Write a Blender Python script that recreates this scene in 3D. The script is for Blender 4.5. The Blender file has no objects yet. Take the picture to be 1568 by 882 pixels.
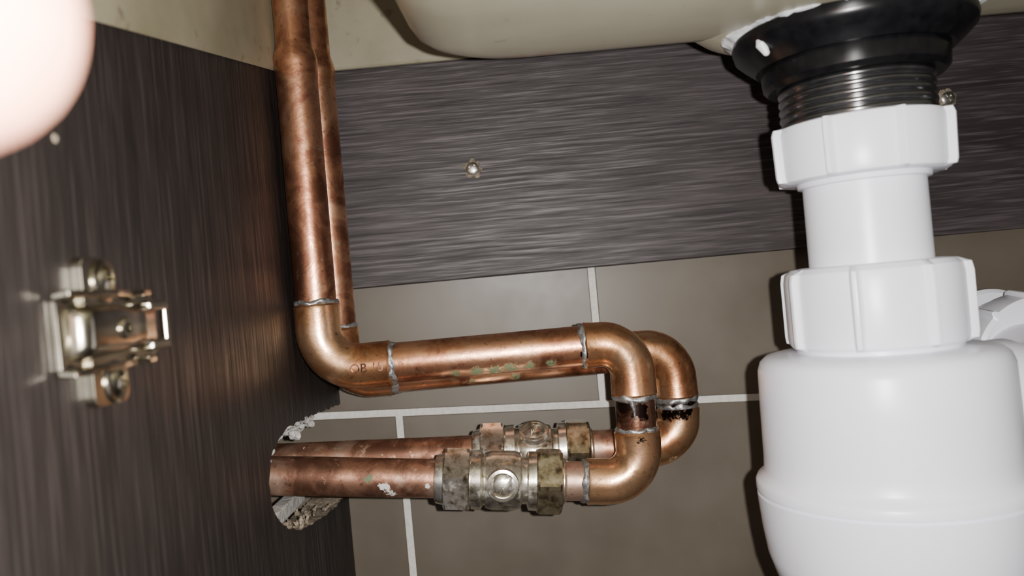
import bpy, bmesh, math, random
from mathutils import Vector, Matrix, noise
random.seed(7)
MM=0.001
sc=bpy.context.scene
COL=sc.collection

# ---------------------------------------------------------------- materials
class NT:
    def __init__(s,name):
        s.m=bpy.data.materials.new(name); s.m.use_nodes=True
        s.t=s.m.node_tree; s.n=s.t.nodes; s.l=s.t.links
        s.b=s.n['Principled BSDF']
        s.tc=s.n.new('ShaderNodeTexCoord')
    def link(s,a,b): s.l.new(a,b)
    def set(s,**k):
        for a,v in k.items(): s.b.inputs[a.replace('_',' ')].default_value=v
    def noise(s,scale=(1,1,1),detail=4,rough=.5,dist=0,vec=None,loc=(0,0,0)):
        mp=s.n.new('ShaderNodeMapping'); mp.inputs['Scale'].default_value=scale
        mp.inputs['Location'].default_value=loc
        s.link(vec or s.tc.outputs['Object'],mp.inputs['Vector'])
        n=s.n.new('ShaderNodeTexNoise'); n.inputs['Scale'].default_value=1
        n.inputs['Detail'].default_value=detail; n.inputs['Roughness'].default_value=rough
        n.inputs['Distortion'].default_value=dist
        s.link(mp.outputs[0],n.inputs['Vector']); return n.outputs['Fac']
    def ramp(s,fac,stops,interp='LINEAR'):
        r=s.n.new('ShaderNodeValToRGB'); e=r.color_ramp.elements
        r.color_ramp.interpolation=interp
        while len(e)<len(stops): e.new(.5)
        for i,(p,c) in enumerate(stops):
            e[i].position=p; e[i].color=(c,c,c,1) if not isinstance(c,tuple) else (*c,1)
        s.link(fac,r.inputs[0]); return r.outputs[0]
    def mix(s,fac,a,b,mode='MIX'):
        m=s.n.new('ShaderNodeMix'); m.data_type='RGBA'; m.blend_type=mode
        for sock,v in ((m.inputs[0],fac),(m.inputs[6],a),(m.inputs[7],b)):
            if hasattr(v,'links'): s.link(v,sock)
            else: sock.default_value=v if not isinstance(v,tuple) else (*v,1)
        return m.outputs[2]
    def math(s,op,a,b=0.0,clamp=False):
        m=s.n.new('ShaderNodeMath'); m.operation=op; m.use_clamp=clamp
        for sock,v in ((m.inputs[0],a),(m.inputs[1],b)):
            if hasattr(v,'links'): s.link(v,sock)
            else: sock.default_value=v
        return m.outputs[0]
    def bump(s,h,strength=.3,dist=.0005):
        b=s.n.new('ShaderNodeBump'); b.inputs['Strength'].default_value=strength
        b.inputs['Distance'].default_value=dist
        s.link(h,b.inputs['Height']); s.link(b.outputs[0],s.b.inputs['Normal'])
    def near(s,p,r):  # soft mask round a spot on the real object (mm)
        v=s.n.new('ShaderNodeVectorMath'); v.operation='DISTANCE'
        s.link(s.tc.outputs['Object'],v.inputs[0]); v.inputs[1].default_value=[c*MM for c in p]
        m=s.n.new('ShaderNodeMapRange'); m.inputs[1].default_value=0; m.inputs[2].default_value=r*MM
        m.inputs[3].default_value=1; m.inputs[4].default_value=0
        s.link(v.outputs['Value'],m.inputs[0]); return m.outputs[0]
    def spots(s,pts,fr=420,thr=.42,soft=.14):
        acc=None
        n=s.noise((fr,fr,fr),4,.7)
        for p,r in pts:
            a=s.near(p,r); acc=a if acc is None else s.math('MAXIMUM',acc,a)
        v=s.math('MULTIPLY',acc,s.math('ADD',s.math('MULTIPLY',s.math('SUBTRACT',n,.5),4.0),1.0))
        return s.ramp(v,[(thr,0.0),(thr+soft,1.0)])

def wood(name,along,dark,mid,line,warp):
    w=NT(name)
    if along=='X': sa=(26,60,760); sb=(9,30,170); sw=(7,8,30); sc_=(60,60,1500)
    else:          sa=(60,760,26); sb=(30,170,9); sw=(8,30,7); sc_=(60,1500,60)
    wn=w.n.new('ShaderNodeTexNoise'); wn.inputs['Scale'].default_value=22; wn.inputs['Detail'].default_value=2
    w.link(w.tc.outputs['Object'],wn.inputs['Vector'])
    sub=w.n.new('ShaderNodeVectorMath'); sub.operation='MULTIPLY_ADD'
    w.link(wn.outputs['Color'],sub.inputs[0]); sub.inputs[1].default_value=(warp,)*3
    w.link(w.tc.outputs['Object'],sub.inputs[2])
    v=sub.outputs[0]
    a=w.noise(sa,3,.55,vec=v); b=w.noise(sb,3,.5,vec=v); c=w.noise(sw,3,.5,vec=v); f=w.noise(sc_,2,.5,vec=v)
    base=w.ramp(w.math('ADD',w.math('MULTIPLY',b,.5),w.math('MULTIPLY',c,.5)),[(.38,dark),(.60,mid)])
    ln=w.ramp(w.math('ADD',w.math('MULTIPLY',a,.72),w.math('MULTIPLY',f,.28)),[(.50,0.0),(.57,.5),(.64,1.0)])
    dk=w.ramp(a,[(.34,.65),(.43,0.0)])
    col=w.mix(ln,base,line); col=w.mix(dk,col,tuple(x*.5 for x in dark))
    w.link(col,w.b.inputs['Base Color'])
    w.link(w.ramp(a,[(.35,.62),(.65,.44)]),w.b.inputs['Roughness'])
    w.set(Specular_IOR_Level=.42)
    w.bump(w.math('ADD',a,w.math('MULTIPLY',f,.3)),.45,.0005)
    return w.m
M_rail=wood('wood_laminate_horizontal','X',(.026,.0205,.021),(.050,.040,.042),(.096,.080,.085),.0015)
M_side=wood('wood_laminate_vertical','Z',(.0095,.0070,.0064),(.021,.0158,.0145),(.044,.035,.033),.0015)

w=NT('chipboard_edge'); n=w.noise((500,500,500),4,.7)
w.link(w.ramp(n,[(.3,(.10,.075,.05)),(.5,(.27,.22,.16)),(.7,(.46,.40,.31))]),w.b.inputs['Base Color']); w.set(Roughness=.9); w.bump(n,1,.001); M_chip=w.m

w=NT('glazed_taupe_tile'); n=w.noise((18,18,18),4,.6); n2=w.noise((260,260,260),3,.7)
c=w.ramp(n,[(.3,(.116,.095,.071)),(.7,(.154,.130,.101))])
c=w.mix(w.ramp(n2,[(.68,0.0),(.78,.35)]),c,(.27,.25,.22))
w.link(c,w.b.inputs['Base Color']); w.link(w.ramp(n,[(.3,.36),(.7,.48)]),w.b.inputs['Roughness']); w.bump(n,.15,.0006); M_tile=w.m
w=NT('grout'); n=w.noise((700,700,700),3,.6)
w.link(w.ramp(n,[(.3,(.66,.64,.60)),(.7,(.82,.81,.77))]),w.b.inputs['Base Color']); w.set(Roughness=.9); w.bump(n,.3,.0003); M_grout=w.m

def copper(name,base,dark,pale,metal=.93,greens=(),whites=(),blacks=(),r=(.25,.44),lo=.39,hi=.59):
    w=NT(name)
    a=w.noise((85,85,85),6,.65,.8); b=w.noise((480,480,480),4,.65); d=w.noise((38,38,38),4,.55,.6,loc=(3,1,2))
    c=w.mix(w.ramp(a,[(lo,0.0),(hi,1.0)]),dark,base)
    c=w.mix(w.ramp(d,[(.50,0.0),(.61,.75)]),c,pale)
    c=w.mix(w.ramp(d,[(.36,.85),(.46,0.0)]),c,tuple(x*.8 for x in dark))
    c=w.mix(w.ramp(b,[(.60,0.0),(.70,.6)]),c,tuple(x*.42 for x in dark))
    b2=w.noise((230,230,230),4,.65,loc=(9,4,1))
    c=w.mix(w.ramp(b2,[(.62,0.0),(.68,.55)]),c,(.66,.50,.36))
    rough=w.ramp(a,[(.3,r[1]),(.7,r[0])])
    met=metal
    if blacks:
        m=w.spots(blacks,thr=.34); c=w.mix(m,c,(.022,.012,.009)); rough=w.mix(m,rough,(.30,.30,.30))
    if greens:
        m=w.math('MULTIPLY',w.spots(greens,fr=600,thr=.38,soft=.3),.85); c=w.mix(m,c,(.11,.23,.12)); met=w.math('MULTIPLY',w.math('SUBTRACT',1.0,m),metal); rough=w.mix(m,rough,(.8,.8,.8))
    if whites:
        m=w.spots(whites,thr=.5); c=w.mix(m,c,(.72,.69,.66)); m2=w.math('SUBTRACT',1.0,m)
        met=w.math('MULTIPLY',m2,met if hasattr(met,'links') else metal); rough=w.mix(m,rough,(.85,.85,.85))
    w.link(c,w.b.inputs['Base Color']); w.link(rough,w.b.inputs['Roughness'])
    if hasattr(met,'links'): w.link(met,w.b.inputs['Metallic'])
    else: w.set(Metallic=met)
    w.bump(w.math('ADD',b,w.math('MULTIPLY',a,1.5)),.25,.00025)
    return w.m
G=[((-24,-71,-30.5),4),((-16,-71,-30.5),5),((-9,-71,-30.8),5.5),((-3,-72,-31),5.5),((4,-72.3,-30.6),4.5),((12,-72.5,-30),4),((-60,-73.5,-66),3),((17,-71,-86),5),((24,-69,-86),4),((60,-47,-77),5),((6,-67,-85),4),((-2,-47,-38),6),((-20,-47,-38),5)]
W=[((-54,-73.5,-70),4.5),((-52,-73,-73.5),4.5),((-38,-73.6,-71),2.2),((-34,-72,-73),3),((-58,-47,-57.5),4.5),((-45,-47,-60),3),((-90,-46,-55),5),((-80,-46,-56),3)]
B=[((43,-73,-50),6),((43,-73,-61),3.5),((64,-47,-55.5),7),((58,-47,-57),5),((25,-73,-27),2.8),((28,-73,-34),2.8),((37,-66,-53),5)]
M_pipe=copper('copper_pipe',(.72,.345,.195),(.28,.115,.07),(.86,.49,.30),greens=G,whites=W,blacks=B)
M_fit=copper('copper_fitting',(.86,.44,.22),(.47,.195,.095),(.94,.59,.35),greens=G,blacks=B,r=(.21,.36),lo=.35,hi=.53)
M_old=copper('copper_pipe_tarnished',(.50,.265,.175),(.18,.085,.055),(.62,.43,.33),metal=.82,greens=G,whites=W,r=(.33,.56))
M_burn=copper('copper_scorched',(.42,.19,.12),(.04,.02,.015),(.62,.36,.25),greens=G,blacks=B,r=(.2,.42),lo=.46,hi=.6)

w=NT('solder'); n=w.noise((600,600,600),4,.6); w.link(w.ramp(n,[(.3,(.18,.17,.165)),(.7,(.58,.58,.58))]),w.b.inputs['Base Color']); w.set(Metallic=.8,Roughness=.42); w.bump(n,.6,.0005); M_sold=w.m
w=NT('nickel_plated_brass'); n=w.noise((230,230,230),5,.7); n2=w.noise((110,110,110),4,.6)
c=w.ramp(n,[(.30,(.10,.08,.055)),(.42,(.46,.41,.32)),(.56,(.78,.74,.66))])
c=w.mix(w.ramp(n2,[(.60,0.0),(.67,.7)]),c,(.70,.68,.63))
m=w.spots([((-33,-74,-72),8),((-31,-76,-80),6)],thr=.5); c=w.mix(m,c,(.80,.78,.75))
w.link(c,w.b.inputs['Base Color']); w.link(w.ramp(n2,[(.58,.92),(.67,.6)]),w.b.inputs['Metallic']); w.set(Roughness=.27); w.bump(n,.35,.0003); M_brass=w.m
w=NT('nickel_nut_dull'); n=w.noise((240,240,240),5,.65)
w.link(w.ramp(n,[(.32,(.08,.06,.035)),(.48,(.34,.28,.18)),(.7,(.60,.53,.39))]),w.b.inputs['Base Color']); w.set(Metallic=.92,Roughness=.26); w.bump(n,.25,.0003); M_nut=w.m
w=NT('hinge_steel'); n=w.noise((150,150,150),3,.5); w.link(w.ramp(n,[(.3,(.34,.31,.24)),(.7,(.58,.54,.45))]),w.b.inputs['Base Color']); w.set(Metallic=1.0,Roughness=.22); w.bump(n,.12,.0003); M_steel=w.m
w=NT('zinc_screw'); n=w.noise((700,700,700),3,.5); w.link(w.ramp(n,[(.3,(.42,.40,.36)),(.7,(.75,.73,.68))]),w.b.inputs['Base Color']); w.set(Metallic=.95,Roughness=.3); M_screw=w.m
w=NT('white_polypropylene'); n=w.noise((60,60,60),3,.5); w.link(w.ramp(n,[(.3,(.80,.81,.90)),(.7,(.84,.85,.93))]),w.b.inputs['Base Color']); w.set(Roughness=.33,Specular_IOR_Level=.5); w.bump(w.noise((900,900,900),2),.04,.0002); M_white=w.m
w=NT('black_plastic'); n=w.noise((300,300,300),3,.5); w.link(w.ramp(n,[(.3,(.003,.003,.004)),(.7,(.007,.007,.008))]),w.b.inputs['Base Color']); w.set(Roughness=.25,Specular_IOR_Level=.3); M_black=w.m
w=NT('black_thread'); n=w.noise((300,300,300),3,.5); w.link(w.ramp(n,[(.3,(.008,.008,.009)),(.7,(.016,.016,.018))]),w.b.inputs['Base Color']); w.set(Roughness=.20,Specular_IOR_Level=1.0,Coat_Weight=1.0,Coat_Roughness=.16,Coat_IOR=1.9); M_thread=w.m
w=NT('silicone_sealant'); n=w.noise((180,180,180),3,.5); w.link(w.ramp(n,[(.3,(.62,.64,.68)),(.7,(.85,.86,.88))]),w.b.inputs['Base Color']); w.set(Roughness=.35); w.bump(n,.4,.001); M_sil=w.m
w=NT('glazed_ceramic_cream'); n=w.noise((16,16,16),4,.6); n2=w.noise((150,150,30),3,.6,loc=(2,0,5))
c=w.ramp(n,[(.3,(.43,.40,.285)),(.7,(.55,.52,.39))])
c=w.mix(w.ramp(n2,[(.66,0.0),(.75,.5)]),c,(.17,.13,.08))
c=w.mix(w.math('MULTIPLY',w.spots([((8,-116,73),9),((17,-117,73),8)],thr=.3,soft=.4),.5),c,(.48,.20,.15))
w.link(c,w.b.inputs['Base Color']); w.set(Roughness=.3); w.bump(n,.2,.001); M_cer=w.m
w=NT('shaded_ceramic'); n=w.noise((22,22,22),5,.65); n2=w.noise((110,110,110),3,.6)  # darker copy of the cream ceramic, the skirt's shade put into its colour
c=w.ramp(n,[(.3,(.19,.167,.103)),(.7,(.29,.26,.178))]); c=w.mix(w.ramp(n2,[(.60,0.0),(.72,.65)]),c,(.10,.075,.045))
w.link(c,w.b.inputs['Base Color']); w.set(Roughness=.55); w.bump(n,.2,.001); M_cer2=w.m
w=NT('wall_filler'); n=w.noise((300,300,300),4,.6); w.link(w.ramp(n,[(.3,(.36,.35,.33)),(.7,(.68,.67,.65))]),w.b.inputs['Base Color']); w.set(Roughness=.9); w.bump(n,.8,.001); M_fill=w.m
w=NT('skin'); n=w.noise((200,200,200),3,.5); w.link(w.ramp(n,[(.3,(.55,.24,.165)),(.7,(.65,.33,.235))]),w.b.inputs['Base Color']); w.set(Roughness=.55,Subsurface_Weight=.4,Subsurface_Scale=.004); w.b.inputs['Subsurface Radius'].default_value=(1,.35,.2); w.bump(n,.1,.0004); M_skin=w.m
w=NT('fingernail'); n=w.noise((90,90,90),2); w.link(w.ramp(n,[(.3,(.80,.60,.54)),(.7,(.86,.68,.62))]),w.b.inputs['Base Color']); w.set(Roughness=.25); M_nail=w.m

# ---------------------------------------------------------------- mesh helpers (all in millimetres, world axes)
def empty(name):
    e=bpy.data.objects.new(name,None); e.empty_display_size=.01; COL.objects.link(e); return e
def mk(name,verts,faces,mats,parent=None,smooth=True,auto=None,mi=None):
    me=bpy.data.meshes.new(name); me.from_pydata([Vector(v)*MM for v in verts],[],faces)
    if not isinstance(mats,(list,tuple)): mats=[mats]
    for m in mats: me.materials.append(m)
    bm=bmesh.new(); bm.from_mesh(me); bmesh.ops.recalc_face_normals(bm,faces=bm.faces); bm.to_mesh(me); bm.free()
    if mi:
        for p,i in zip(me.polygons,mi): p.material_index=i
    for p in me.polygons: p.use_smooth=smooth
    if smooth and auto: me.set_sharp_from_angle(angle=math.radians(auto))
    o=bpy.data.objects.new(name,me); COL.objects.link(o)
    if parent: o.parent=parent
    return o
def bevel(o,wid,seg=2,ang=30):
    m=o.modifiers.new('bevel','BEVEL'); m.width=wid*MM; m.segments=seg; m.limit_method='ANGLE'; m.angle_limit=math.radians(ang)
    return o
def box(name,a,b,mat,parent=None,bev=0.6):
    x0,y0,z0=a;x1,y1,z1=b
    v=[(x0,y0,z0),(x1,y0,z0),(x1,y1,z0),(x0,y1,z0),(x0,y0,z1),(x1,y0,z1),(x1,y1,z1),(x0,y1,z1)]
    f=[(0,1,2,3),(4,5,6,7),(0,1,5,4),(1,2,6,5),(2,3,7,6),(3,0,4,7)]
    o=mk(name,v,f,mat,parent,smooth=False)
    if bev: bevel(o,bev)
    return o
def fillet(pts,R,n=14):
    pts=[Vector(p) for p in pts]; out=[pts[0]]
    for i in range(1,len(pts)-1):
        a=(pts[i-1]-pts[i]).normalized(); b=(pts[i+1]-pts[i]).normalized()
        r=R[i-1] if isinstance(R,(list,tuple)) else R
        ang=a.angle(b); t=r/math.tan(ang/2); c=pts[i]+(a+b).normalized()*(r/math.sin(ang/2))
        s=pts[i]+a*t-c; e=pts[i]+b*t-c
        for k in range(n+1):
            out.append(c+(Matrix.Rotation(s.angle(e)*k/n,3,s.cross(e))@s))
    out.append(pts[-1]); return out
def sweep_geo(pts,rad,seg=36,jit=0,jf=.3,seed=0,round_cap=False):
    pts=[Vector(p) for p in pts]; rad=[rad(p) if callable(rad) else rad for p in pts] if not isinstance(rad,(list,tuple)) else list(rad)
    if round_cap:
        d0=(pts[0]-pts[1]).normalized(); d1=(pts[-1]-pts[-2]).normalized(); A=[];B=[]
        for k in range(1,8):
            t=k/7*math.pi/2*.97
            A.append((pts[0]+d0*rad[0]*math.sin(t),rad[0]*math.cos(t))); B.append((pts[-1]+d1*rad[-1]*math.sin(t),rad[-1]*math.cos(t)))
        A.reverse(); pts=[a[0] for a in A]+pts+[b[0] for b in B]; rad=[a[1] for a in A]+rad+[b[1] for b in B]
    V=[];F=[]; n=None
    for i,p in enumerate(pts):
        t=(pts[min(i+1,len(pts)-1)]-pts[max(i-1,0)]).normalized()
        if n is None:
            n=t.orthogonal().normalized()
        n=(n-t*n.dot(t)).normalized(); b=t.cross(n)
        for k in range(seg):
            a=2*math.pi*k/seg; d=n*math.cos(a)+b*math.sin(a); r=rad[i]
            if jit: r+=jit*noise.noise((p+d*rad[i])*jf+Vector((seed*13.1,seed,0)))
            V.append(p+d*r)
    for i in range(len(pts)-1):
        for k in range(seg):
            F.append((i*seg+k,i*seg+(k+1)%seg,(i+1)*seg+(k+1)%seg,(i+1)*seg+k))
    F.append(tuple(range(seg))[::-1]); F.append(tuple(range((len(pts)-1)*seg,len(pts)*seg)))
    return V,F
def sweep(name,pts,rad,mat,parent=None,seg=36,auto=40,**k):
    V,F=sweep_geo(pts,rad,seg,**k); return mk(name,V,F,mat,parent,auto=auto)
def densify(pts,step):
    out=[]; pts=[Vector(p) for p in pts]
    for a,b in zip(pts,pts[1:]):
        n=max(1,int((b-a).length/step))
        out+= [a.lerp(b,k/n) for k in range(n)]
    out.append(pts[-1]); return out
def frame(axis):
    z=Vector(axis).normalized(); x=Vector((0,0,1)).cross(z) if abs(z.z)<.9 else Vector((1,0,0))
    x=x.normalized(); y=z.cross(x); return x,y,z
def lathe(name,prof,origin,axis,mat,parent=None,seg=72,mod=None,auto=35,jit=0):
    x,y,z=frame(axis); o=Vector(origin); V=[];F=[]
    for j,(r,h) in enumerate(prof):
        for k in range(seg):
            a=2*math.pi*k/seg; rr=mod(a,r,h) if mod else r
            p=o+z*h+(x*math.cos(a)+y*math.sin(a))*max(rr,.01)
            if jit and r>1: p+=noise.noise_vector(p*.35)*jit
            V.append(p)
    for j in range(len(prof)-1):
        for k in range(seg): F.append((j*seg+k,j*seg+(k+1)%seg,(j+1)*seg+(k+1)%seg,(j+1)*seg+k))
    F.append(tuple(range(seg))); F.append(tuple(range((len(prof)-1)*seg,len(prof)*seg)))
    return mk(name,V,F,mat,parent,auto=auto)
def plate(name,outline,holes,origin,ax,ay,az,thick,mats,parent=None,bev=0.0):
    cu=bpy.data.curves.new(name,'CURVE'); cu.dimensions='2D'; cu.fill_mode='BOTH'; cu.extrude=thick*MM/2
    for pl in [outline]+holes:
        sp=cu.splines.new('POLY'); sp.points.add(len(pl)-1); sp.use_cyclic_u=True
        for q,(a,b) in zip(sp.points,pl): q.co=(a*MM,b*MM,0,1)
    t=bpy.data.objects.new('t',cu); COL.objects.link(t); bpy.context.view_layer.update()
    me=bpy.data.meshes.new_from_object(t.evaluated_get(bpy.context.evaluated_depsgraph_get())); bpy.data.objects.remove(t)
    Mx=Matrix((Vector(ax),Vector(ay),Vector(az))).transposed(); og=Vector(origin)*MM
    for p in me.vertices: p.co=og+Mx@(p.co+Vector((0,0,thick*MM/2)))
    me.materials.clear()
    for m in (mats if isinstance(mats,(list,tuple)) else [mats]): me.materials.append(m)
    bm=bmesh.new(); bm.from_mesh(me); bmesh.ops.remove_doubles(bm,verts=bm.verts,dist=1e-6); bmesh.ops.recalc_face_normals(bm,faces=bm.faces)
    azv=Vector(az)
    for f in bm.faces:
        f.smooth=False; f.material_index=1 if (len(me.materials)>1 and abs(f.normal.dot(azv))<.5) else 0
    bm.to_mesh(me); bm.free()
    o=bpy.data.objects.new(name,me); COL.objects.link(o)
    if parent: o.parent=parent
    if bev: bevel(o,bev,2,50)
    return o
def slothead(name,c,axis,R,h,mat,parent=None,cross=True,w=.16,depth=.5,rot=0.0,reach=.62):
    x,y,z=frame(axis); o=Vector(c); V=[];F=[]; nr=22; ns=72
    for i in range(nr+1):
        r=R*i/nr
        for k in range(ns):
            a=2*math.pi*k/ns; q=Vector((r*math.cos(a+rot),r*math.sin(a+rot)))/R
            hh=h*(1-(r/R)**2.6)*.75+h*.25
            ins=(abs(q.x)<w and abs(q.y)<reach) or (cross and abs(q.y)<w and abs(q.x)<reach)
            if ins: hh-=depth*h
            V.append(o+z*hh+(x*math.cos(a)+y*math.sin(a))*r)
    for k in range(ns):
        a=2*math.pi*k/ns; V.append(o+(x*math.cos(a)+y*math.sin(a))*R*1.02)
    for i in range(nr+1):
        for k in range(ns): F.append((i*ns+k,i*ns+(k+1)%ns,(i+1)*ns+(k+1)%ns,(i+1)*ns+k))
    return mk(name,V,F,mat,parent,auto=30)

# ---------------------------------------------------------------- tiled back wall
slope=-.0472
def gz(x): return -55.7+slope*x
V=[];F=[];MI=[]
def slab(poly,y0,y1,mi,g):
    b=len(V); n=len(poly); cx=sum(p[0] for p in poly)/n; cz=sum(p[1] for p in poly)/n
    for x,z in poly: V.append((x,y1,z))
    for x,z in poly: V.append((x,y0+g,z))
    for x,z in poly:
        V.append((x-math.copysign(g,x-cx),y0,z-math.copysign(g,z-cz)))
    for k in range(n):
        F.append((b+k,b+(k+1)%n,b+n+(k+1)%n,b+n+k)); MI.append(mi)
        F.append((b+n+k,b+n+(k+1)%n,b+2*n+(k+1)%n,b+2*n+k)); MI.append(mi)
    F.append(tuple(b+2*n+k for k in range(n))); MI.append(mi)
H=150; gw=1.6
for row,off in ((-2,37.4),(-1,-57.7),(0,37.4),(1,-57.7)):
    for i in range(-2,3):
        x0=off+i*214+gw; x1=off+(i+1)*214-gw
        if x1<-260 or x0>430: continue
        x0=max(x0,-260); x1=min(x1,430)
        zb=lambda x:gz(x)+row*H+gw; zt=lambda x:gz(x)+(row+1)*H-gw
        slab([(x0,zb(x0)),(x1,zb(x1)),(x1,zt(x1)),(x0,zt(x0))],0,6,0,.4)
slab([(-262,-400),(432,-400),(432,260),(-262,260)],.5,12,1,.1)
mk('wall_back',V,F,[M_tile,M_grout],None,smooth=False,mi=MI)

# ---------------------------------------------------------------- vanity cabinet
cab=empty('vanity_cabinet')
PX=-84.2
def jagline(poly,j,step):
    out=[]
    for i in range(len(poly)-1):
        a=Vector(poly[i]); b=Vector(poly[i+1]); n=max(1,int((b-a).length/step))
        for k in range(n):
            p=a.lerp(b,k/n); out.append((p.x+random.uniform(-j,j),p.y+random.uniform(-j,j)))
    return out+[poly[-1]]
# rough notch sawn out of the rear edge of the panel for the pipes
notch=[(-.3,-86.5),(-24,-87),(-43,-85.5),(-62,-83.5),(-82,-80.4),(-96,-76),(-104,-71.2),(-111,-64),(-112,-56),(-108,-48.4),(-99,-44.5),(-87,-42.3),(-60,-43),(-39,-43.9),(-8,-46),(-.3,-46.2)]
notch=jagline(notch,.6,2.6)
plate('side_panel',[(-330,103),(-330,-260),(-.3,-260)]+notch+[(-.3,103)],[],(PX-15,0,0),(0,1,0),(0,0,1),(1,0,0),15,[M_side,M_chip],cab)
box('back_rail',(PX+.05,-18,6),(299.9,-.2,102.6),M_rail,cab,.5)
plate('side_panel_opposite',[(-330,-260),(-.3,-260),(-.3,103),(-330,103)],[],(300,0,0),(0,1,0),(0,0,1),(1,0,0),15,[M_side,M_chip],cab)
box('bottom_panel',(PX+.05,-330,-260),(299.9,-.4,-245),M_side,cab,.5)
edge=densify([(PX-1.6,y,z) for y,z in ((-108,-49.4),(-100,-45),(-88,-42.6),(-74,-43),(-60,-43.2),(-48,-44))],1.2)
sweep('hole_filler',edge,[.9+1.1*abs(noise.noise(Vector((i*.31,2,1)))) for i in range(len(edge))],M_fill,cab,seg=18,jit=1.6,jf=.5)
for i in range(16):
    y=random.uniform(-92,-30); z=-44.2-random.uniform(0,3.4)-(.03*(y+92)); r=random.uniform(1.0,2.3)
    p=Vector((PX-random.uniform(2,11),y,z)); d=Vector((random.uniform(-.4,.4),random.uniform(-1,1),random.uniform(-.5,.5))).normalized()
    sweep('plaster_lump_%d'%i,[p-d*r*.7,p,p+d*r*.7],[r*.8,r,r*.7],M_fill,cab,seg=12,jit=1.3,jf=.7,seed=i,round_cap=True,auto=25)
for i in range(34):
    t=random.random(); y=-103+t*60; z=-72.5-11.5*math.sin(min(1,t*1.25)*math.pi/2); L_=random.uniform(1.5,4)
    p=Vector((PX-random.uniform(.5,12),y,z+random.uniform(0,1.2)))
    d=Vector((random.uniform(-.6,.9),random.uniform(-.8,.8),random.uniform(.0,.9))).normalized()
    sweep('torn_fibre_%d'%i,[p,p+d*L_*.5,p+d*L_],[random.uniform(.7,1.4),random.uniform(.5,1.0),.15],M_chip,cab,seg=7,jit=.6,jf=.9,seed=i,auto=20)
box('packing_strip',(PX-14.5,-99,-80),(PX-9,-40,-74.5),M_fill,cab,.6)
lathe('shelf_pin_plug',[(1.0,-1),(1.0,.1),(.8,.35),(.2,.4)],(PX,-220,36.3),(1,0,0),M_chip,cab,seg=24)

# ---------------------------------------------------------------- screws in the rail
for nm,x,z,rt in (('wall_screw',-12.5,53.9,.5),('wall_screw',199,66,.9)):
    s=empty(nm)
    slothead('head',(x,-18.4,z),(0,-1,0),3.0,1.1,M_screw,s,True,.13,.6,rt)
    ring_=[]
    for k in range(40):
        a=2*math.pi*k/40; r=4.2+1.5*noise.noise(Vector((math.cos(a)*1.7+x,math.sin(a)*1.7,3)))+random.uniform(-.35,.35)
        ring_.append((x+r*math.cos(a),-18.15,z+r*math.sin(a)))
    inner=[(x+2.9*math.cos(2*math.pi*k/40),-18.9-random.uniform(0,.5),z+2.9*math.sin(2*math.pi*k/40)) for k in range(40)]
    mk('raised_chips',ring_+inner,[(k,(k+1)%40,40+(k+1)%40,40+k) for k in range(40)],M_chip,s,smooth=False)

# ---------------------------------------------------------------- hinge mounting plate
hp=empty('hinge_mounting_plate')
def D(d): return d-373
def rr(y0,y1,z0,z1,r,n=5):
    out=[]
    for cx,cz,a0 in ((y1-r,z1-r,0),(y0+r,z1-r,90),(y0+r,z0+r,180),(y1-r,z0+r,270)):
        for k in range(n+1):
            a=math.radians(a0+90*k/n); out.append((cx+r*math.cos(a),cz+r*math.sin(a)))
    return out
ax=((0,1,0),(0,0,1),(1,0,0))
plate('tab_upper',rr(D(154),D(168),3,13.6,2.2),[],(PX,0,0),*ax,2.2,M_steel,hp,.7)
plate('tab_lower',rr(D(155),D(169),-16,-5,2.2),[],(PX,0,0),*ax,2.2,M_steel,hp,.7)
base=[(D(146),5.4),(D(149),4.6),(D(153),6.2),(D(166),6.4),(D(170),5.0),(D(174),4.8),(D(177),6.0),(D(184),5.6),(D(188),4.4),(D(188),2.0),(D(181),1.6),(D(181),-3.6),(D(188),-4.2),(D(188),-6.6),(D(184),-7.8),(D(177),-8.2),(D(174),-7.0),(D(170),-7.2),(D(166),-8.6),(D(153),-8.6),(D(149),-7.0),(D(146),-8)]
plate('base',base,[],(PX,0,0),*ax,1.3,M_steel,hp,.4)
hat=[(-6.6,.6),(-5.8,2.6),(-5.0,3.6),(-3.8,4.0),(1.8,4.0),(3.0,3.6),(3.8,2.6),(4.6,.6)]
ds=[149.5,150.2,151.5,153,158,163,168,171,174,179]; sw=[.9,.92,.95,1,1,1,.96,.84,.84,.95]; hh=[.25,.7,.95,1,1,1,1,.85,.85,.9]
V=[];F=[]
for d,s_,h_ in zip(ds,sw,hh):
    for z,x in hat: V.append((PX+.8+x*h_,D(d),-1+(z+1)*s_))
n=len(hat)
for i in range(len(ds)-1):
    for k in range(n-1): F.append((i*n+k,i*n+k+1,(i+1)*n+k+1,(i+1)*n+k))
F.append(tuple(range(n)))
o=mk('channel',V,F,M_steel,hp,auto=35); m=o.modifiers.new('s','SOLIDIFY'); m.thickness=.0006
for nm,z0,z1 in (('jaw_upper',2.2,4.6),('jaw_lower',-6.6,-4.2)):
    box(nm,(PX+1,D(178),z0),(PX+4.0,D(187.5),z1),M_steel,hp,.7)
box('jaw_bar',(PX+2.4,D(186),-6),(PX+3.8,D(187.8),4),M_steel,hp,.5)
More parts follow.
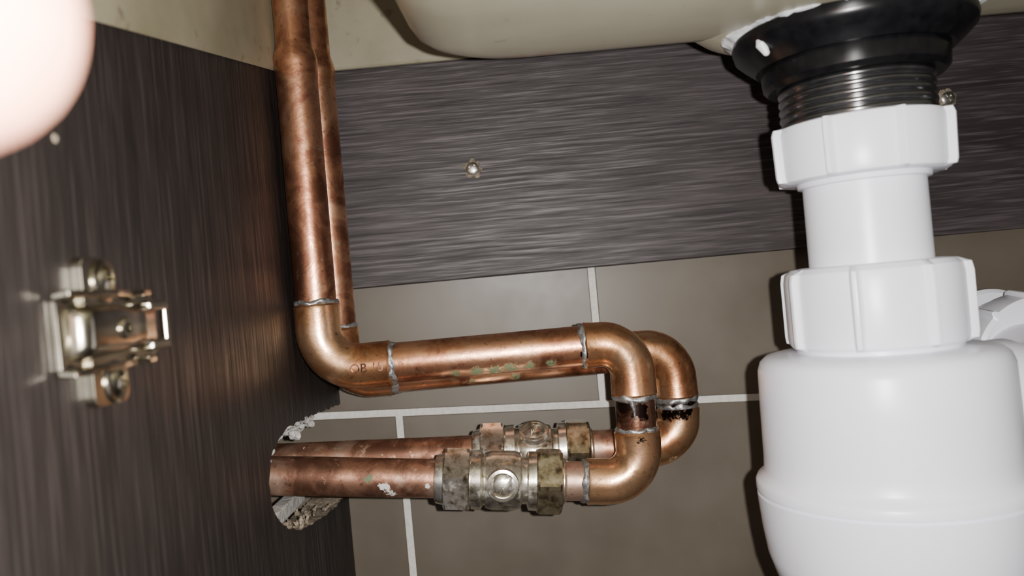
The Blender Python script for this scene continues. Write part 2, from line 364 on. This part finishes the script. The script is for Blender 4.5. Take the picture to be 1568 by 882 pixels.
for nm,z0,z1,lean in (('wing_upper',5.2,6.6,1),('wing_lower',-8.8,-7.4,-1)):
    V=[];F=[]
    dd_=[145,148,152,158,164,169,172,176,181]; hh_=[3.6,2.2,2.8,3.2,3.2,2.4,2.0,3.0,2.2]
    for d,h_ in zip(dd_,hh_):
        for x,z in ((PX+1,z0),(PX+1,z1),(PX+1+h_,z1+lean*.5),(PX+1+h_,z0+lean*.5)): V.append((x,D(d),z))
    for i in range(len(dd_)-1):
        for k in range(4): F.append((i*4+k,i*4+(k+1)%4,(i+1)*4+(k+1)%4,(i+1)*4+k))
    F+= [(0,1,2,3),tuple(len(V)-4+k for k in range(4))]
    bevel(mk(nm,V,F,M_steel,hp,smooth=False),.35)
lathe('cam_rivet',[(2.3,0),(2.3,.5),(1.9,.8),(1.2,.8),(1.1,.1),(.1,.1)],(PX+4.7,D(164),-1),(1,0,0),M_steel,hp,seg=32)
slothead('screw_upper',(PX+2.2,D(162.0),8.9),(1,0,0),3.5,2.0,M_steel,hp,True,.15,.6,.3)
slothead('screw_lower',(PX+2.2,D(163.4),-11.6),(1,0,0),3.5,2.0,M_steel,hp,True,.15,.6,.6)
lathe('washer_upper',[(4.4,0),(4.4,.5),(3.6,.8)],(PX+2.1,D(162.0),8.9),(1,0,0),M_steel,hp,seg=32)
lathe('washer_lower',[(4.4,0),(4.4,.5),(3.6,.8)],(PX+2.1,D(163.4),-11.6),(1,0,0),M_steel,hp,seg=32)

# ---------------------------------------------------------------- copper pipes
def ring(name,c,ax_,R,wid,par,mat=M_sold,seed=0,jit=1.0):
    c=Vector(c); a=Vector(ax_).normalized(); N=9
    pts=[c+a*wid*(k/(N-1)-.5) for k in range(N)]
    rad=[R+.5*math.sin(math.pi*k/(N-1)) for k in range(N)]
    V,F=sweep_geo(pts,rad,60,jit=jit,jf=.28,seed=seed)
    V=[v+a*1.1*noise.noise(v*.3+Vector((seed,5,1))) for v in V]
    return mk(name,V,F,mat,par,auto=60)
def elbow(name,P,C,Q,la,lb,R,par,seed):
    P,C,Q=map(Vector,(P,C,Q)); a=(P-C).normalized(); b=(Q-C).normalized()
    path=fillet([C+a*la,C,C+b*lb],R,20)
    A=C+a*la;B=C+b*lb
    full=[A,A-a*.7,A-a*1.6]+path[1:-1]+[B-b*1.6,B-b*.7,B]
    rad=[8.4,8.9,8.75]+[8.6]*(len(path)-2)+[8.75,8.9,8.4]
    sweep(name,full,rad,M_fit,par,seg=44,jit=.2,jf=.14)
    ring(name+'_solder_a',A+a*.5,a,7.95,2.1,par,seed=seed); ring(name+'_solder_b',B+b*.5,b,8.05,2.7,par,seed=seed+1)
def circuit(nm,y,top,c1,c2,c3,end,legs,R,zx,seed):
    e=empty(nm)
    T=(top[0],y,top[1]);C1=(c1[0],y,c1[1]);C2=(c2[0],y,c2[1]);C3=(c3[0],y,c3[1]);E=(end[0],y,end[1])
    zs=[top[1],zx+5,zx+4,zx+2,zx,zx-2,zx-4,zx-10]; rs=[6.8,6.8,6.9,7.3,7.9,8.3,8.15,7.8]
    pts=[Vector((top[0]+(c1[0]-top[0])*(top[1]-z)/(top[1]-c1[1]),y,z)) for z in zs]+[Vector((c1[0],y,c1[1]+16))]
    sweep('riser',pts,rs+[7.8],M_pipe,e,seg=44,jit=.15,jf=.1)
    sweep('upper_run',[(c1[0]+14,y,c1[1]),(c2[0]-12,y,c2[1])],7.7,M_pipe,e,seg=44)
    sweep('drop',[(c2[0],y,c2[1]-10),(c3[0],y,c3[1]+10)],7.7,M_burn,e,seg=44)
    d=(Vector(E)-Vector(C3)).normalized()
    sweep('lower_run',densify([Vector(C3)+d*11,E],12),7.4,M_old,e,seg=44,jit=.15,jf=.1)
    elbow('elbow_a',T,C1,C2,legs[0],legs[1],R[0],e,seed); elbow('elbow_b',C1,C2,C3,legs[2],legs[3],R[1],e,seed+3); elbow('elbow_c',C2,C3,E,legs[4],legs[5],R[2],e,seed+6)
    return e
front=circuit('copper_water_pipe',-66,(-74.4,146),(-75.2,-24.4),(43.2,-24.4),(42.4,-78.4),(-130,-59.6),(25,27,18,20.5,20,21),(15,12,12),96,10)
rear=circuit('copper_water_pipe',-40,(-73.2,146),(-73.6,-31),(64,-31),(64,-70.8),(-130,-61.6),(21,22,18,20,15.5,15),(13,12,11.5),99,60)
sweep('solder_drip',[(40.5,-74.2,-46),(40.9,-74.4,-49),(41.2,-74.0,-53)],[1.2,.8,.3],M_sold,front,seg=12,jit=.6,jf=.6)
cu=bpy.data.curves.new('mark','FONT'); cu.body='OB 15'; cu.size=.0048; cu.extrude=.00025; cu.align_x='CENTER'
t=bpy.data.objects.new('size_mark',cu); COL.objects.link(t); t.parent=front; t.location=(-.0565,-.0746,-.0262); t.rotation_euler=(math.radians(90),0,0)
cu.materials.append(M_burn)

# ---------------------------------------------------------------- isolation valves
def valve(c,ax_,boss_dir,name):
    e=empty(name); c=Vector(c); a=Vector(ax_).normalized()
    def at(t): return c+a*t
    def hexnut(nm,t0,t1,R,mat,ph):
        L=t1-t0
        def mod(an,r,h):
            k=(an+ph)%(math.pi/3)-math.pi/6
            return min(r, R*.875/math.cos(k)) if r>R*.5 else r
        lathe(nm,[(R*.55,0),(R*.84,0),(R*.93,.5),(R*1.02,1.3),(R*1.02,L-1.3),(R*.93,L-.5),(R*.84,L),(R*.55,L)],at(t0),a,mat,e,seg=96,mod=mod,auto=14)
    hexnut('compression_nut_a',-22.5,-12.5,12.9,M_brass,.26)
    hexnut('compression_nut_b',12.5,22.5,13.0,M_nut,.05)
    lathe('body',[(7.6,-26),(9.0,-25.5),(9.6,-23),(9.6,-12.2),(11.0,-12),(11.3,-8.5),(9.6,-7.6),(9.0,-5.5),(9.9,-3),(10.1,3),(9.4,5.5),(8.8,7),(8.8,9),(11,9.6),(11.2,12.6),(9,13),(9,23),(7.4,24)],c,a,M_brass,e,seg=64,auto=28)
    lathe('ball_housing',[(8,-7.5),(10.4,-6.5),(11.2,-4),(11.2,4),(10.4,6.5),(8,7.5)],c,a,M_brass,e,seg=96,auto=20,
          mod=lambda an,r,h:min(r,9.9/max(abs(math.cos((an)%(math.pi/2)-math.pi/4)),.3)))
    b=Vector(boss_dir).normalized()
    lathe('boss',[(6.2,4),(6.2,10.8),(5.8,11.4),(4.7,11.6),(4.7,10.4)],c,b,M_brass,e,seg=48)
    slothead('ball_screw',c+b*10.2,b,4.5,1.7,M_brass,e,False,.17,.9,.7,.9)
    return e
dF=Vector((154,0,-17)).normalized(); dR=Vector((185,0,-9.2)).normalized()
valve((-10,-66,-72.8),dF,(0,-1,.05),'isolation_valve')
valve((3.5,-40,-67.9),dR,(0,-.55,.84),'isolation_valve')

# ---------------------------------------------------------------- bathroom basin
bas=empty('bathroom_basin')
def strip(nm,path,zlo,zhi,th,mat):
    V=[];F=[];n=len(path); P=[Vector((x,y,0)) for x,y in path]
    for i,p in enumerate(P):
        t=(P[min(i+1,n-1)]-P[max(i-1,0)]).normalized(); nn=Vector((-t.y,t.x,0))
        zl=zlo(p.x,p.y)
        V+= [p+Vector((0,0,zhi)),p+Vector((0,0,zl+2)),p+nn*.7+Vector((0,0,zl+.5)),p+nn*th*.6+Vector((0,0,zl)),p+nn*th+Vector((0,0,zl+.4)),p+nn*th+Vector((0,0,zhi))]
    for i in range(n-1):
        for k in range(6): F.append((i*6+k,i*6+(k+1)%6,(i+1)*6+(k+1)%6,(i+1)*6+k))
    return mk(nm,V,F,mat,bas,auto=50)
R=12
path=[(-82.3,-330+i*5) for i in range(60)]
path=[q for q in path if q[1]<-21-R]
for k in range(9):
    a=math.pi-math.pi/2*k/8; path.append((-82.3+R+R*math.cos(a),-21-R+R*math.sin(a)))
path+= [(x,-21) for x in range(-60,290,10)]
for k in range(9):
    a=math.pi/2-math.pi/2*k/8; path.append((298-R+R*math.cos(a),-21-R+R*math.sin(a)))
path+= [(298,y) for y in range(-40,-331,-10)]
def zlo(x,y):
    d=y+373
    z=31.5+.194*d
    t=min(1,max(0,(d-315)/30)); return z*(1-t)+102.4*t
strip('skirt',path,zlo,150,1.7,M_cer2)
box('deck',(-99,-345,148),(315,-.5,160),M_cer,bas,3)
box('outer_side',(-99,-345,103.2),(-84.4,-.5,148),M_cer,bas,1.5)
box('outer_side_opposite',(299.9,-345,103.2),(315,-.5,148),M_cer,bas,1.5)
box('outer_back',(-84,-19,103.2),(299.5,-.5,148),M_cer,bas,1.0)
def rrect(x0,x1,y0,y1,r,n=12):
    out=[]
    for cx,cy,a0 in ((x1-r,y1-r,0),(x0+r,y1-r,90),(x0+r,y0+r,180),(x1-r,y0+r,270)):
        for k in range(n+1):
            a=math.radians(a0+90*k/n); out.append((cx+r*math.cos(a),cy+r*math.sin(a)))
    return out
def bz(y): return 74.5+.10*(y+101)
V=[];F=[]
prof=[(60,0),(30,0),(20,.1),(13,.8),(8,2.4),(4,5.2),(1.6,9),(.3,14),(-1,22),(-3,40),(-5,70),(-8,82)]
rings=[]
for ins,up in prof:
    r=max(6,34-ins*.7)
    rg=rrect(-25+ins,250-ins,-325+ins,-99-ins,r); rings.append(len(rg))
    for x,y in rg: V.append((x,y,min(bz(y)+up,149)))
n=rings[0]
for j in range(len(prof)-1):
    for k in range(n): F.append((j*n+k,j*n+(k+1)%n,(j+1)*n+(k+1)%n,(j+1)*n+k))
F.append(tuple(range(n)))
mk('bowl',V,F,M_cer,bas,auto=60)
TX,TY=110,-127
lathe('outlet_boss',[(50,6),(45,2.0),(41,.3),(38,-.6),(30,-1.0)],(TX,TY,72.5),(0,0,1),M_cer,bas,seg=72)

# ---------------------------------------------------------------- black waste fitting
wf=empty('basin_waste_fitting')
lathe('sealant_bead',[(26,-3.4),(30,-3.8),(34.2,-2.8),(36.8,-.8),(37.6,1.4),(36.4,3),(30,3.6)],(TX,TY,71.8),(0,0,1),M_sil,wf,seg=120,mod=lambda a,r,h:r+(1.5*math.sin(a*3+1)+.8*math.sin(a*7))*(1 if r>31 else 0),jit=1.6)
lathe('rubber_gasket',[(20,70.2),(33.2,70.2),(34.6,69.2),(34.9,67),(34.3,64.6),(32.0,62.4),(29.6,60.4),(28.4,59.4),(20,59.4)][::-1],(TX,TY,0),(0,0,1),M_black,wf,seg=96)
lathe('back_nut',[(20,60),(26.6,60),(27.0,59),(26.6,54),(25.2,52.6),(20,52.6)][::-1],(TX,TY,0),(0,0,1),M_black,wf,seg=96)
prof=[(20,66)]
z=58.0
while z>32:
    prof+= [(21.5,z),(22.1,z-.3),(22.4,z-.8),(22.5,z-1.2),(22.4,z-1.6),(22.1,z-2.05),(21.5,z-2.35)]; z-=2.55
prof.append((20,z))
lathe('threaded_tail',prof[::-1],(TX,TY,0),(0,0,1),M_thread,wf,seg=96,auto=80)
sweep('highlight_blob',[(TX-31.5,TY-11,66.5),(TX-31.2,TY-12,64),(TX-30.2,TY-12.4,61.5)],[.8,1.7,1.0],M_sil,wf,seg=20,round_cap=True)  # white blob modelled in place of a highlight on the black gasket

# ---------------------------------------------------------------- bottle trap
tr=empty('bottle_trap')
def ribs(n,base,amp,ph,half=.05):
    def f(a,r,h):
        if r<base: return r
        k=((a+ph)%(2*math.pi/n))-math.pi/n
        x=max(0,1-(abs(k)/half)**4) if abs(k)<half else 0
        return r+amp*x
    return f
lathe('tail_nut',[(17,23.6),(23.0,23.6),(24.2,24.2),(24.6,25.6),(25.0,38.6),(24.4,40.3),(22.6,41),(21,41)],(TX,TY,0),(0,0,1),M_white,tr,seg=288,mod=ribs(8,23.9,2.1,.35),auto=30)
lathe('inlet_tube',[(12,26),(17.6,26),(17.7,-6),(12,-6)][::-1],(TX,TY,0),(0,0,1),M_white,tr,seg=96)
lathe('inlet_tube_collar',[(17,21.8),(19.0,22.2),(19.4,24),(17,24)],(TX,TY,0),(0,0,1),M_white,tr,seg=96)
lathe('body_nut',[(17,-27),(24.4,-27),(25.2,-26),(25.5,-24),(25.5,-6.5),(25.0,-4),(23.5,-2.6),(20,-2.2),(17.8,-2.2)],(TX,TY,0),(0,0,1),M_white,tr,seg=288,mod=ribs(8,25,2.0,.2),auto=30)
lathe('bottle',[(20,-26),(23.5,-26.5),(23.6,-28.2),(30,-28.6),(33.2,-29.2),(35.0,-30.8),(35.9,-33.4),(36.2,-45),(36.4,-60),(36.6,-64.2),(37.4,-65.8),(38.9,-66.8),(39.4,-67.8),(39.4,-70.0),(38.5,-70.4),(38.5,-71.0),(39.3,-71.4),(39.2,-74),(38.6,-82),(37.6,-90),(35.5,-97),(31,-103),(24,-107),(12,-109),(1,-109.4)][::-1],(TX,TY,0),(0,0,1),M_white,tr,seg=128,auto=32)
sweep('outlet_stub',fillet([(TX+20,TY+6,-50),(TX+70,TY+14,-48),(TX+78,-6,-40)],[22],16),16.2,M_white,tr,seg=64)
lathe('outlet_socket',[(15,0),(18.4,.5),(19,3),(19,12),(18,14),(15,14)],(TX+33,TY+8,-49.6),(1,.16,.04),M_white,tr,seg=96)
lathe('outlet_nut',[(15,0),(20.4,0),(21.8,1),(22.0,12),(21.2,14),(15,14)],(TX+78,-82,-42),(0,1,.08),M_white,tr,seg=200,mod=ribs(10,21,1.7,.1))
lathe('outlet_collar',[(15,0),(18.8,.5),(19.4,2),(19.4,4.5),(18.6,6),(15,6)],(TX+78,-66,-41),(0,1,.08),M_white,tr,seg=96)
lathe('outlet_flange',[(15,0),(21.5,.6),(22.8,2),(22.8,5),(21.5,7),(15,7)],(TX+78,-54,-40.5),(0,1,.08),M_white,tr,seg=96)

# ---------------------------------------------------------------- hand (fingertip reaches the lens edge)
hand=empty('hand')
chains=[
 ([(-30.9,-329,18.0),(-36.5,-334,24),(-45,-343,33),(-55,-357,45),(-64,-374,52),(-76,-398,50)],[8.1,8.4,8.4,8.8,9.2,10]),
 ([(-44,-384,40),(-56,-381,50),(-68,-386,52),(-84,-402,42)],[7.6,8.2,8.8,10]),
 ([(-46,-389,22),(-58,-383,32),(-72,-387,38),(-88,-406,30)],[7.4,8.0,8.6,10]),
 ([(-50,-395,6),(-61,-389,13),(-75,-392,20),(-90,-410,16)],[6.4,7.0,7.6,9]),
 ([(-34,-412,48),(-44,-420,42),(-58,-432,34),(-80,-446,22)],[8.6,9.4,10.5,13]),
 ([(-76,-398,49),(-92,-430,30),(-102,-462,10),(-112,-492,-8)],[11,15,16,18]),
 ([(-84,-402,40),(-96,-430,22),(-104,-462,4),(-112,-492,-8)],[11,15,17,19]),
 ([(-90,-408,22),(-98,-434,10),(-104,-462,-2),(-114,-494,-12)],[11,14,17,19]),
 ([(-112,-490,-8),(-124,-540,-34),(-142,-610,-66)],[20,24,31]),
]
V=[];F=[]
for p,r in chains:
    v,f=sweep_geo(p,r,28,round_cap=True); b=len(V); V+=v; F+=[tuple(i+b for i in q) for q in f]
o=mk('palm_and_fingers',V,F,M_skin,hand)
m=o.modifiers.new('r','REMESH'); m.mode='VOXEL'; m.voxel_size=.0013; m.use_smooth_shade=True
m=o.modifiers.new('s','SMOOTH'); m.iterations=8
def nail(nm,c_,n_,d_):
    c_=Vector(c_);n_=Vector(n_).normalized();d_=(Vector(d_)-n_*Vector(d_).dot(n_)).normalized();s_=n_.cross(d_)
    V=[];F=[]
    for i in range(9):
        for j in range(9):
            u=-1+i/4;v=-1+j/4
            V.append(c_+d_*v*6+s_*u*5+n_*(1.6-1.9*u*u-.5*v*v))
    for i in range(8):
        for j in range(8): F.append((i*9+j,i*9+j+1,(i+1)*9+j+1,(i+1)*9+j))
    o=mk(nm,V,F,M_nail,hand); q=o.modifiers.new('s','SOLIDIFY'); q.thickness=.0006
nail('index_nail',(-41,-331,31),(-.3,.75,.6),(-.55,-.5,.6))
nail('thumb_nail',(-37,-408,55),(.2,.3,1),(-.6,-.4,-.3))

# ---------------------------------------------------------------- camera, flash, faint room light
cam=bpy.data.cameras.new('camera'); co=bpy.data.objects.new('camera',cam); COL.objects.link(co)
cam.sensor_width=36; cam.lens=28.24; cam.clip_start=.004; cam.clip_end=20
co.location=(0,-.373,0); co.rotation_euler=(math.radians(90),math.radians(5.2),0)
cam.dof.use_dof=True; cam.dof.focus_distance=.310; cam.dof.aperture_fstop=14
sc.camera=co
L=bpy.data.lights.new('phone_flash','POINT'); L.energy=5.0; L.shadow_soft_size=.0018; L.color=(1,.975,.94)
lo=bpy.data.objects.new('phone_flash',L); COL.objects.link(lo); lo.location=(.0135,-.3725,.0015)
wd=bpy.data.worlds.new('room'); sc.world=wd; wd.use_nodes=True
wd.node_tree.nodes['Background'].inputs[0].default_value=(1,.94,.86,1); wd.node_tree.nodes['Background'].inputs[1].default_value=.045
